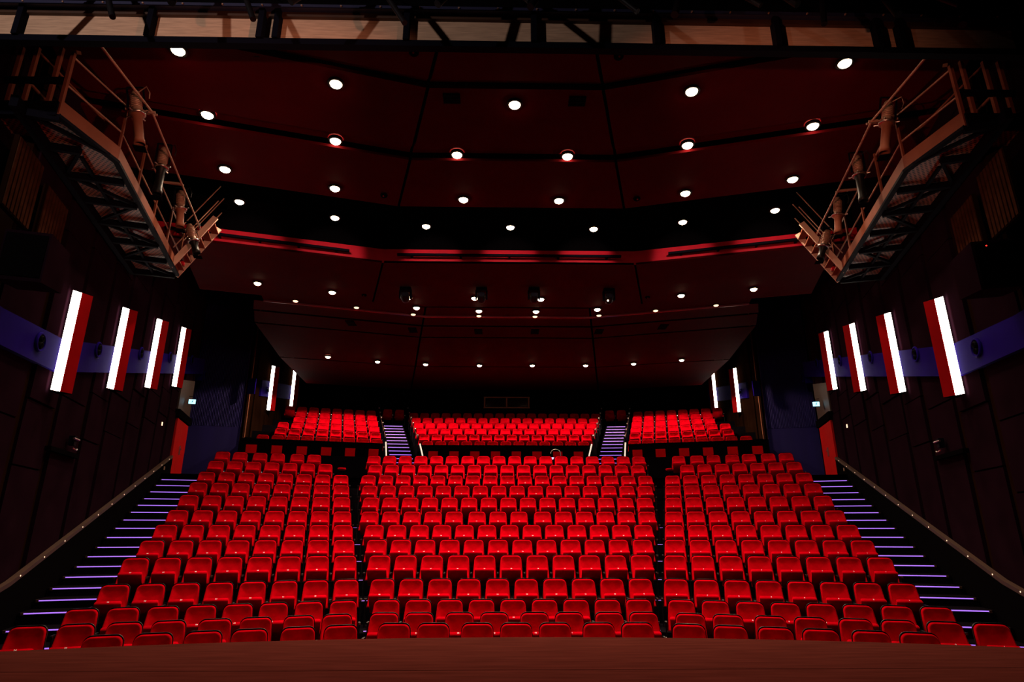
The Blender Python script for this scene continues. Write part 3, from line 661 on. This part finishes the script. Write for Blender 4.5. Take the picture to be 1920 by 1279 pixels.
def seat_parts():
    P = {}
    o = outline(.251, .214, .33, .795, .085)
    m = MB(); loops(m, o, [(0, .0), (0, -.038), (.006, -.054), (.016, -.060), (.028, -.056), (.055, -.042), (.10, -.030), (.15, -.024), (.20, -.022)]); P['backrest'] = (m, M_VELVET)
    m = MB(); loops(m, outline(.251, .214, .33, .803, .085, e=.009), [(0, -.012), (0, .018), (.02, .03)], smooth=False)
    oo = outline(.251, .214, .33, .803, .085, e=.009); P['back_shell'] = (m, M_SHELL)
    ph = math.radians(57); d = Vector((0, -math.cos(ph), math.sin(ph))); nb = Vector((0, math.sin(ph), math.cos(ph)))   # nb: towards the back, up
    h0 = Vector((0, -.15, .225)); L, T, hw = .37, .085, .195
    m = MB(); prof = [(0, 0), (0, L - .02), (.012, L - .004), (.03, L), (T - .02, L), (T - .005, L - .012), (T, L - .03), (T, .02)]   # (across thickness, along)
    n = len(prof); vs = []
    for x, ins in ((-hw, .02), (-hw + .02, 0), (hw - .02, 0), (hw, .02)):
        for a, b in prof:
            a2 = min(max(a, ins), T - ins); b2 = min(b, L - ins)
            vs.append(Vector((x, 0, 0)) + h0 + nb * a2 + d * b2)
    fs = []
    for i in range(3):
        for k in range(n): fs.append([i * n + k, i * n + (k + 1) % n, (i + 1) * n + (k + 1) % n, (i + 1) * n + k])
    m.add(vs, fs, 0, True); m.add(vs[:n], [list(range(n))], 0); m.add(vs[-n:], [list(range(n))], 0)
    P['seat_pan'] = (m, M_VELVET)
    tipc = h0 + nb * (T * .5) + d * (L + .002)
    m = MB(); m.box(.254, .286, -.27, -.10, .455, .48); m.box(.262, .278, -.22, -.12, 0.0, .46); P['armrest'] = (m, M_SHELL)
    m = MB(); m.box(.256, .284, -.278, -.266, .452, .484); P['armrest_cap'] = (m, M_CHROME)
    return P, tipc, d, nb
SPARTS, TIP, SD, SN = seat_parts()
SMESH = {k: mb_.mesh('seat_' + k, [mt]) for k, (mb_, mt) in SPARTS.items()}
NUMM = {}
def number_mesh(n):
    if n in NUMM: return NUMM[n]
    c = bpy.data.curves.new('number', 'FONT'); c.body = str(n); c.size = .036; c.align_x = 'CENTER'; c.align_y = 'CENTER'; c.extrude = .0008; c.offset = .0006
    o = bpy.data.objects.new('number', c); COL.objects.link(o)
    dg = bpy.context.evaluated_depsgraph_get(); me = bpy.data.meshes.new_from_object(o.evaluated_get(dg)); me.name = 'seat_number'
    bpy.data.objects.remove(o)
    R3 = Matrix(((1, 0, 0), (0, SN.y, SD.y), (0, SN.z, SD.z)))      # columns: x, up = SN, normal = SD
    me.transform(Matrix.Translation(TIP) @ R3.to_4x4())
    me.materials.clear(); me.materials.append(M_NUMBER); NUMM[n] = me
    return me
SEATP = bpy.data.objects.new('theatre_seat', None); COL.objects.link(SEATP); SEATP.empty_display_size = .2
for k, me in SMESH.items():
    if k == 'armrest_cap': continue
    o = bpy.data.objects.new(k, me); COL.objects.link(o); o.parent = SEATP
    if k == 'armrest':
        c = bpy.data.objects.new('armrest_cap', SMESH['armrest_cap']); COL.objects.link(c); c.parent = o
SEATP_CH = list(SEATP.children)
used = [False]
def seat(loc, rz, label, num, left_end=False):
    if not used[0]: t = SEATP; used[0] = True
    else: t = copy_tree_fast()
    t.location = loc; t.rotation_euler = (0, 0, rz)
    tag(t, label, 'theatre seat', 'red velvet theatre seats')
    o = bpy.data.objects.new('seat_number', number_mesh(num)); COL.objects.link(o); o.parent = t
    if left_end:
        o = bpy.data.objects.new('armrest', SMESH['armrest']); COL.objects.link(o); o.parent = t; o.location = (-.54, 0, 0)
    return t
def copy_tree_fast():
    c = SEATP.copy(); COL.objects.link(c)
    for ch in SEATP_CH:
        d = ch.copy(); COL.objects.link(d); d.parent = c
        for g in ch.children:
            e = g.copy(); COL.objects.link(e); e.parent = d
    return c
U1L = [-.25, .30, .90, 1.45, 2.02, 2.57]; U2 = [-.24, .31, .91, 1.46, 2.06, 2.61, 3.19, 3.75]; U3 = [-.37, .18, .73, 1.27, 1.81, 2.35, 2.90, 3.45]
U1R = [-.27, .27, .84, 1.39, 1.98, 2.53]
REST = []      # (location, rotation) of the seats of the last rows and the upper tier
for i in range(13):
    n = CN[i]; x = 0.0; xs = []
    for k in range(n):
        xs.append(x); x += SP + CGAP.get(i, {}).get(k + 1, 0)
    mid = (xs[0] + xs[-1]) / 2; xs = [a - mid for a in xs]
    v = vof(YR[i]); row = ORD[i]
    side = {}
    for s in (-1, 1):
        if i == 0: u = U1L if s < 0 else U1R
        elif i == 1: u = U2
        elif i == 2: u = U3
        elif i == 11: u = [.03 + SP * k for k in range(7)]
        elif i == 12: u = [.41, .95, 1.57, 2.12, 2.73, 3.26] if s < 0 else [-.22, .39, .93, 1.54, 2.07, 2.68, 3.23]
        else: u = [-.45 + SP * k for k in range(8)]
        side[s] = u
    nr = len(side[1])
    for k, xx in enumerate(xs):
        loc = Vector((xx, YR[i], FL[i])); num = nr + n - k
        if i < 11: seat(loc, 0, 'red velvet tip-up seat, %s from the left in the %s row, centre block' % (ORD[k], row), num, k == 0)
        else: REST.append((loc, 0))
    for s in (-1, 1):
        for k, u in enumerate(side[s]):
            loc = W(s, u, v, FL[i]); num = (nr + n + k + 1) if s < 0 else (nr - k)
            last = (k == len(side[s]) - 1) if s < 0 else (k == 0)
            if i < 11: seat(loc, -s * TH, 'red velvet tip-up seat, %s from the inner aisle in the %s row, %s block' % (ORD[k], row, SIDE[s]), num, last)
            else: REST.append((loc, -s * TH))
for i, n in enumerate([13, 14, 15, 16, 17]):
    for k in range(n): REST.append((Vector(((k - (n - 1) / 2) * SP, YU[i], FU[i])), 0))
    for s in (-1, 1):
        for k in range([9, 8, 8, 7, 7][i]): REST.append((W(s, -1.92 - .015 * i + SP * k, VU[i], FU[i]), -s * TH))
for k in range(18): REST.append((Vector(((k - 8.5) * SP, YU[5], FU[5])), 0))
for s in (-1, 1):
    for k in range(8): REST.append((W(s, -2.0 + SP * k, VU[5], FU[5]), -s * TH))
    for k in range(2): REST.append((Vector((s * (5.35 + .58 * k), 30.75 - .12 * k, FU[5] + .2)), -s * TH * .5))
m = MB()
order = ['backrest', 'back_shell', 'seat_pan', 'armrest', 'armrest_cap']; mats_ = [M_VELVET, M_SHELL, M_VELVET, M_SHELL, M_CHROME]
for loc, rz in REST:
    T = Matrix.Translation(loc) @ Matrix.Rotation(rz, 4, 'Z')
    for q, k in enumerate(order):
        b = SPARTS[k][0]; o = len(m.v)
        m.v += [tuple(T @ Vector(p)) for p in b.v]
        m.f += [[a + o for a in f] for f in b.f]; m.mi += [q] * len(b.f); m.sm += b.sm
o = m.obj('theatre_seats', mats_); tag(o, 'red velvet seats of the two last stalls rows and the upper tier', 'theatre seats', None, 'stuff')
# ------------------------------------------------------------------ portal bridge over the stage edge
YP = 6.3
t = thing('lighting_bridge', 'black steel lighting bridge with plywood boards spanning above the stage edge', 'lighting bridge', (0, YP, 7.0))
m = MB(); m.box(-7.4, 7.4, -.05, .055, .03, .12); m.obj('lower_beam', [M_STEEL], t)
m = MB(); m.box(-7.4, 7.4, -.10, -.03, .55, .61); m.obj('upper_beam', [mat('blue_lit_steel', (.02, .02, .055), .5)], t)  # bluish highlight of cool light put into the beam colour
m = MB(); m.box(-7.4, 7.4, -.03, .05, .48, .56); m.obj('inner_beam', [M_RAILWOOD], t)
PX = [-7.37, -6.32, -4.69, -3.30, -3.10, -1.46, .16, 1.73, 3.29, 4.61, 4.91, 6.49, 7.37]
for a, b in zip(PX, PX[1:]):
    m = MB(); m.box(a + .035, b - .035, .02, .05, .10, .52); m.obj('plywood_board', [M_WOOD], t)
for x in PX:
    m = MB(); m.box(x - .035, x + .035, -.09, .05, .10, .55); m.obj('post', [M_STEEL], t)
m = MB()
for k in range(26): m.tube([(-6.3 + .5 * k, -.115, .58), (-6.3 + .5 * k, -.095, .58)], .012, 8)
m.obj('bolts', [M_GALV], t)
m = MB(); m.box(-7.4, 7.4, .15, .45, .62, 1.5); m.obj('cladding', [M_BLACK], t)
# pipe with short tube lamps, clamps and cable loops
t = thing('lighting_pipe', 'long black pipe above the plywood boards carrying short tube lamps', 'pipe', (0, 5.75, 7.50))
m = MB(); m.tube([(-6.6, 0, 0), (6.6, 0, 0)], .026, 10); m.obj('tube', [M_STEEL], t)
ARMS = [(-5.55, -.22, .10), (-4.98, .30, .42), (-4.05, .02, .2), (-3.38, .28, .42), (-2.35, -.30, .16), (-1.75, .36, .44), (-.75, -.22, .16), (-.2, .25, .1), (.28, -.18, .18), (.95, .34, .22),
        (1.95, -.18, .26), (2.45, .3, .1), (3.0, .2, .08), (3.62, -.12, .36), (4.3, .08, .2), (4.75, .35, .04), (5.45, -.3, .34), (6.05, -.15, .28)]
for k, (x, dx, dz) in enumerate(ARMS):
    a = thing('tube_lamp', 'short black tube lamp hanging from the pipe over the stage edge, %s from the left' % ORD[k], 'stage lamp', (x, 5.75, 7.48), 0, 'tube lamps on the pipe')
    e = Vector((dx * 1.1, -.12, -dz - .32)); s0 = Vector((0, -.05, .0))
    m = MB(); m.tube([s0 - e * .25, s0 + e], .034 if k % 2 else .045, 10); m.obj('barrel', [M_SHELL], a)
    m = MB(); m.box(-.03, .03, -.06, .04, -.04, .06); m.tube([(0, -.07, 0), (0, .05, 0)], .014); m.obj('clamp', [M_STEEL], a)
    q = s0 - e * .25; sg = 1 if k % 3 else -1
    pts = [q + Vector((sg * .16 * math.sin(w_ * PI), -.03, .32 * w_ + .05 * math.sin(w_ * 2 * PI))) for w_ in [j / 10 for j in range(11)]]
    m = MB(); m.tube(pts, .008, 6); m.obj('cable', [mat('cable_blue', (.05, .05, .09), .4) if k == 0 else bpy.data.materials['cable_blue']], a)
# ------------------------------------------------------------------ side galleries
def gallery(s):
    nm = SIDE[s]
    t = thing('lighting_gallery', 'steel lighting gallery with perforated floor and rails high on the %s wall' % nm, 'gallery')
    z = 7.0
    A = (4.33, 9.23); B = (3.85, 10.3); E = (3.85, 15.2); uo = 4.86
    inner = [(4.62, 8.4), A, B, E]; inner = [A, B, E]
    # deck
    m = MB()
    F = Vector((s * 7.75, 7.65, z + .05))
    m.poly([W(s, A[0], A[1], z + .05), W(s, B[0], B[1], z + .05), W(s, E[0], E[1], z + .05), W(s, uo, E[1], z + .05), W(s, uo, 10.3, z + .05), W(s, 5.2, 10.2, z + .05), F])
    m.obj('deck', [M_PERF], t)
    # fascia
    m = MB(); m.bar(W(s, *A, z + .12), W(s, *B, z + .12), .02, .26); m.bar(W(s, *B, z + .12), W(s, *E, z + .12), .02, .26); m.obj('kick_plate', [M_BRONZE], t)
    m = MB(); m.bar(W(s, *B, z - .02), W(s, *E, z - .02), .09, .05); m.bar(W(s, *A, z - .02), W(s, *B, z - .02), .09, .05)
    m.bar(W(s, uo - .08, 9.0, z - .03), W(s, uo - .08, E[1], z - .03), .1, .18); m.obj('edge_beam', [M_STEEL], t)
    m = MB()
    for k in range(8):
        v = 9.25 + .85 * k; ui = 3.9 if v > 10.3 else 4.3
        m.bar(W(s, ui, v, z - .04), W(s, uo, v, z - .04), .07, .12)
        if v < 14.5: m.bar(W(s, ui if k % 2 else uo - .1, v, z - .03), W(s, uo - .1 if k % 2 else 3.9, v + .85, z - .03), .05, .06)
    m.bar(W(s, 4.35, 10.3, z - .03), W(s, 4.35, E[1], z - .03), .05, .05)
    m.obj('floor_brace', [M_STEEL], t)
    m = MB(); m.bar(W(s, *A, z + .08), F + Vector((0, 0, .03)), .1, .24); m.obj('end_beam', [M_STEEL], t)
    # rails
    m = MB(); m.bar(W(s, *A, z), W(s, *A, z + 1.1), .05, .05); m.bar(W(s, A[0], A[1], z + 1.13), W(s, A[0] - .02, A[1] + .1, z + 1.2), .06, .05); m.obj('end_post', [M_BRONZE], t)
    for v in (10.3, 11.5, 12.7, 13.9, 15.15):
        m = MB(); m.bar(W(s, 3.86, v, z), W(s, 3.86, v, z + 1.1), .035, .035); m.obj('post', [M_BRONZE], t)
    for h in (.55, 1.06):
        m = MB(); m.tube([W(s, *A, z + h * .98), W(s, 3.88, 10.3, z + h), W(s, 3.88, 15.2, z + h)], .016, 8); m.obj('rail', [M_GALV], t)
    # wall side frame
    m = MB()
    for x in (7.58, 7.34, 6.98): m.bar((s * x, 7.72, z + .15), (s * x, 7.72, z + 1.25), .055, .05)
    m.bar((s * 7.34, 7.74, z + .62), (s * 6.95, 8.5, z + .15), .03, .03); m.bar((s * 7.34, 7.74, z + 1.2), (s * 6.75, 8.6, z + .6), .025, .025)
    m.obj('wall_frame', [M_BRONZE], t)
    m = MB(); m.bar((s * 7.7, 7.68, z + .62), (s * 6.78, 7.68, z + .62), .05, .1); m.obj('cross_bar', [M_STEEL], t)
    # cross stair at the far end
    m = MB()
    for v in (14.65, 15.25): m.bar(W(s, 3.90, v, z - .02), W(s, 3.12, v, z + 1.35), .05, .13)
    m.obj('stair_stringer', [M_STEELLIT], t)
    m = MB()
    for k in range(6):
        f = (k + .6) / 6.4; u = 3.90 - .78 * f; zz = z + 1.35 * f
        m.hexa([W(s, u - .1, 14.66, zz), W(s, u + .06, 14.66, zz), W(s, u + .06, 15.24, zz), W(s, u - .1, 15.24, zz), W(s, u - .1, 14.66, zz + .03), W(s, u + .06, 14.66, zz + .03), W(s, u + .06, 15.24, zz + .03), W(s, u - .1, 15.24, zz + .03)])
    m.obj('stair_tread', [M_BRONZE], t)
    for v in (14.65, 15.25):
        m = MB()
        for h in (.45, .85): m.tube([W(s, 3.90, v, z + h), W(s, 3.12, v, z + 1.35 + h)], .014, 8)
        m.obj('stair_rail', [M_GALV], t)
    # lighting boom on brackets
    b = thing('lighting_boom', 'thin pipe boom bracketed off the %s gallery for stage lamps' % nm, 'boom')
    m = MB(); m.tube([W(s, 3.84, 8.8, z + 1.0), W(s, 3.48, 10.25, z + 1.0), W(s, 3.40, 15.0, z + 1.0)], .02, 8); m.obj('tube', [M_GALV], b)
    for v in (10.25, 12.6, 14.8):
        m = MB(); m.tube([W(s, 3.43, v, z + 1.0), W(s, 3.88, v, z + .98)], .026, 8); m.tube([W(s, 3.43, v + .12, z + 1.04), W(s, 3.88, v + .12, z + 1.04)], .022, 8); m.obj('bracket', [M_GALV], b)
    # stage lamps
    for k, (v, u, zz, L, tilt) in enumerate(((10.05, 3.66, 7.95, .95, .22), (11.75, 3.62, 8.0, .95, .02), (13.3, 3.58, 7.95, .8, .12), (14.35, 3.5, 7.7, .7, .35))):
        o = thing('profile_spot', 'black and silver profile spotlight on the %s gallery boom, %s from the stage' % (nm, ORD[k]), 'stage light', W(s, u, v, zz), -s * TH, 'profile spotlights on the galleries')
        ax = Matrix.Rotation(s * tilt, 4, 'Y') @ Matrix.Rotation(math.radians(180), 4, 'X')
        m = MB(); m.lathe([(.001, -.26), (.055, -.25), (.07, -.2), (.075, .12), (.09, .14)], 16, 0, ax)
        for j in range(7): m.lathe([(.076, -.17 + .035 * j), (.088, -.165 + .035 * j), (.088, -.155 + .035 * j), (.076, -.15 + .035 * j)], 16, 0, ax)
        m.obj('lamp_house', [M_GALV], o)
        m = MB(); m.lathe([(.09, .14), (.1, .16), (.1, .22), (.075, .25), (.075, L - .3), (.085, L - .28), (.085, L - .2), (.08, L - .2)], 16, 0, ax); m.obj('lens_tube', [M_SHELL if k % 2 else M_BRONZE], o)
        m = MB(); m.lathe([(.10, .16), (.13, .17), (.13, .19), (.1, .2)], 16, 0, ax)
        for j in range(4):
            an = PI / 2 * j + .4; m.tube([ax @ Vector((.1 * math.cos(an), .1 * math.sin(an), .18)), ax @ Vector((.19 * math.cos(an), .19 * math.sin(an), .18))], .012, 6)
        m.obj('shutter', [M_CHROME], o)
        m = MB(); m.bar(ax @ Vector((-.12, 0, .1)), ax @ Vector((-.12, 0, -.34)), .03, .012); m.bar(ax @ Vector((.12, 0, .1)), ax @ Vector((.12, 0, -.34)), .03, .012); m.bar(ax @ Vector((-.12, 0, -.34)), ax @ Vector((.12, 0, -.34)), .03, .012)
        m.obj('yoke', [M_STEEL], o)
        m = MB(); m.tube([ax @ Vector((0.05, 0, -.25)), ax @ Vector((.18, .05, -.32)), ax @ Vector((.22, .05, -.2)), ax @ Vector((.2, .03, -.1))], .01, 6); m.obj('cable', [M_GALV if k == 0 else M_SHELL], o)
        m = MB(); e = ax @ Vector((0, 0, L - .12)); m.box(e.x - .09, e.x + .09, e.y - .09, e.y + .09, e.z - .006, e.z + .006); m.obj('filter_frame', [M_BLACK], o)
    # things lying on the far end
    o = thing('cable_connector', 'red and white plug connector at the far end of the %s gallery' % nm, 'connector', W(s, 3.72, 14.95, 7.2), -s * TH)
    m = MB(); m.tube([(0, -.05, 0), (0, .05, 0)], .04, 10); m.obj('collar', [M_BULK], o); m = MB(); m.tube([(0, .05, 0), (0, .12, 0)], .035, 10); m.obj('plug', [M_GALV], o)
    # wall grid panels and hanging loudspeaker below the gallery
    for k, (v, zz) in enumerate(((9.6, 6.0), (10.7, 5.85))):
        o = thing('grid_panel', 'brown gridded panel on the %s wall under the gallery, %s the stage' % (nm, ['nearer to', 'farther from'][k]), 'wall panel', W(s, 4.72, v, zz), -s * TH, 'gridded panels under the galleries')
        m = MB(); m.box(-.03, .03, -.42, .42, -.55, .55); m.obj('board', [M_WALL], o)
        m = MB()
        for j in range(8): m.box(*sorted((-s * .03, -s * .045)), -.40 + .105 * j, -.33 + .105 * j, -.53, .53)
        m.obj('slats', [M_GRID], o)
    o = thing('loudspeaker', 'dark box loudspeaker hung on the %s wall below the gallery' % nm, 'loudspeaker', W(s, 4.45, 9.9, 4.5), -s * TH)
    m = MB(); m.hexa([(-.28, -.35, 0), (.28, -.35, 0), (.28, .35, .1), (-.28, .35, .1), (-.28, -.35, .75), (.28, -.35, .75), (.28, .35, .75), (-.28, .35, .75)]); m.obj('cabinet', [M_WALLB], o)
    m = MB(); m.box(-.25, .25, -.37, -.35, .06, .7); m.obj('grille', [M_BLACK], o)
    m = MB(); m.disc((-s * .1, -.375, .66), (0, -1, 0), .012, 8); m.obj('indicator', [M_REDLED if s > 0 else M_BLACK], o)
    m = MB(); m.bar((s * .25, 0, .5), (s * .4, 0, .5), .06, .06); m.obj('wall_mount', [M_STEEL], o)
for s in (-1, 1): gallery(s)
# ------------------------------------------------------------------ upper stair rails, parapet rods, lamp, stools
for s in (-1, 1):
    for side_, x0, sl in (('inner', 3.62, .245), ('outer', 4.93, .27)):
        t = thing('handrail', 'thin dark railing with bright caps on the %s edge of the upper %s stairs' % (side_, SIDE[s]), 'handrail')
        m = MB(); P0 = []
        for k in range(6):
            Y = 25.3 + 1.02 * k; x = s * (x0 + sl * (Y - 25.2)); z = 4.15 + .418 * (Y - 25.2)
            p = MB(); p.tube([(x, Y, z - .1), (x, Y, z + .72)], .018, 8); p.obj('post', [M_STEEL], t)
            c = MB(); c.lathe([(.001, .05), (.028, .035), (.035, 0), (.028, -.03), (.001, -.04)], 10, 0, Matrix.Translation((x, Y, z + .74))); c.obj('cap', [M_CHROME], t)
            P0.append((x, Y, z + .62))
        m.tube(P0, .014, 8); m.obj('rail', [M_RAILWOOD], t)
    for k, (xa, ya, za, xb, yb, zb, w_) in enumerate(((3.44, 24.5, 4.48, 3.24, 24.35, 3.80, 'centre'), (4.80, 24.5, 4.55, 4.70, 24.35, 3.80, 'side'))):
        t = thing('grab_rod', 'slanting metal rod with added glow at the %s parapet end of the %s upper stairs' % (w_, SIDE[s]), 'grab rail')
        m = MB(); m.tube([(s * xa, ya, za), (s * xb, yb, zb)], .028, 10); m.obj('rod', [mat('glowing_rod', (.85, .75, .65), .35, emit=(1, .85, .68), strength=0.75)], t)  # emission added so the metal rod shows bright
        m = MB(); m.tube([(s * xb, yb, zb), (s * xb, yb, FL[12])], .02, 8); m.obj('foot', [M_STEEL], t)
    t = thing('stool', 'small tapered red stool on the dark floor beside the last %s rows' % SIDE[s], 'stool', W(s, -.55, 22.9, FL[12] + 0.0))
    m = MB(); m.lathe([(.001, .46), (.13, .46), (.15, .44), (.14, .40), (.05, .36)], 18); m.obj('seat', [M_VELVET], t)
    m = MB(); m.lathe([(.05, .38), (.03, .3), (.03, .03), (.14, .02), (.14, 0)], 14); m.obj('pedestal', [M_STEEL], t)
t = thing('desk_lamp', 'gooseneck desk lamp with a bluish glow behind the last stalls row', 'lamp', (1.66, 22.3, FL[12]))
m = MB(); m.box(-.25, .5, -.1, .35, .0, .78); m.obj('desk', [M_BLACK], t)
m = MB(); m.lathe([(.001, .86), (.06, .86), (.03, .80), (.03, .78)], 12); m.obj('glow', [M_BLUELED], t)
m = MB(); m.tube([(.30, 0, .78)] + [(.12 + .18 * math.cos(a), 0, 1.0 + .16 * math.sin(a)) for a in [PI * j / 10 for j in range(11)]], .010, 8); m.obj('gooseneck', [M_CHROME], t)
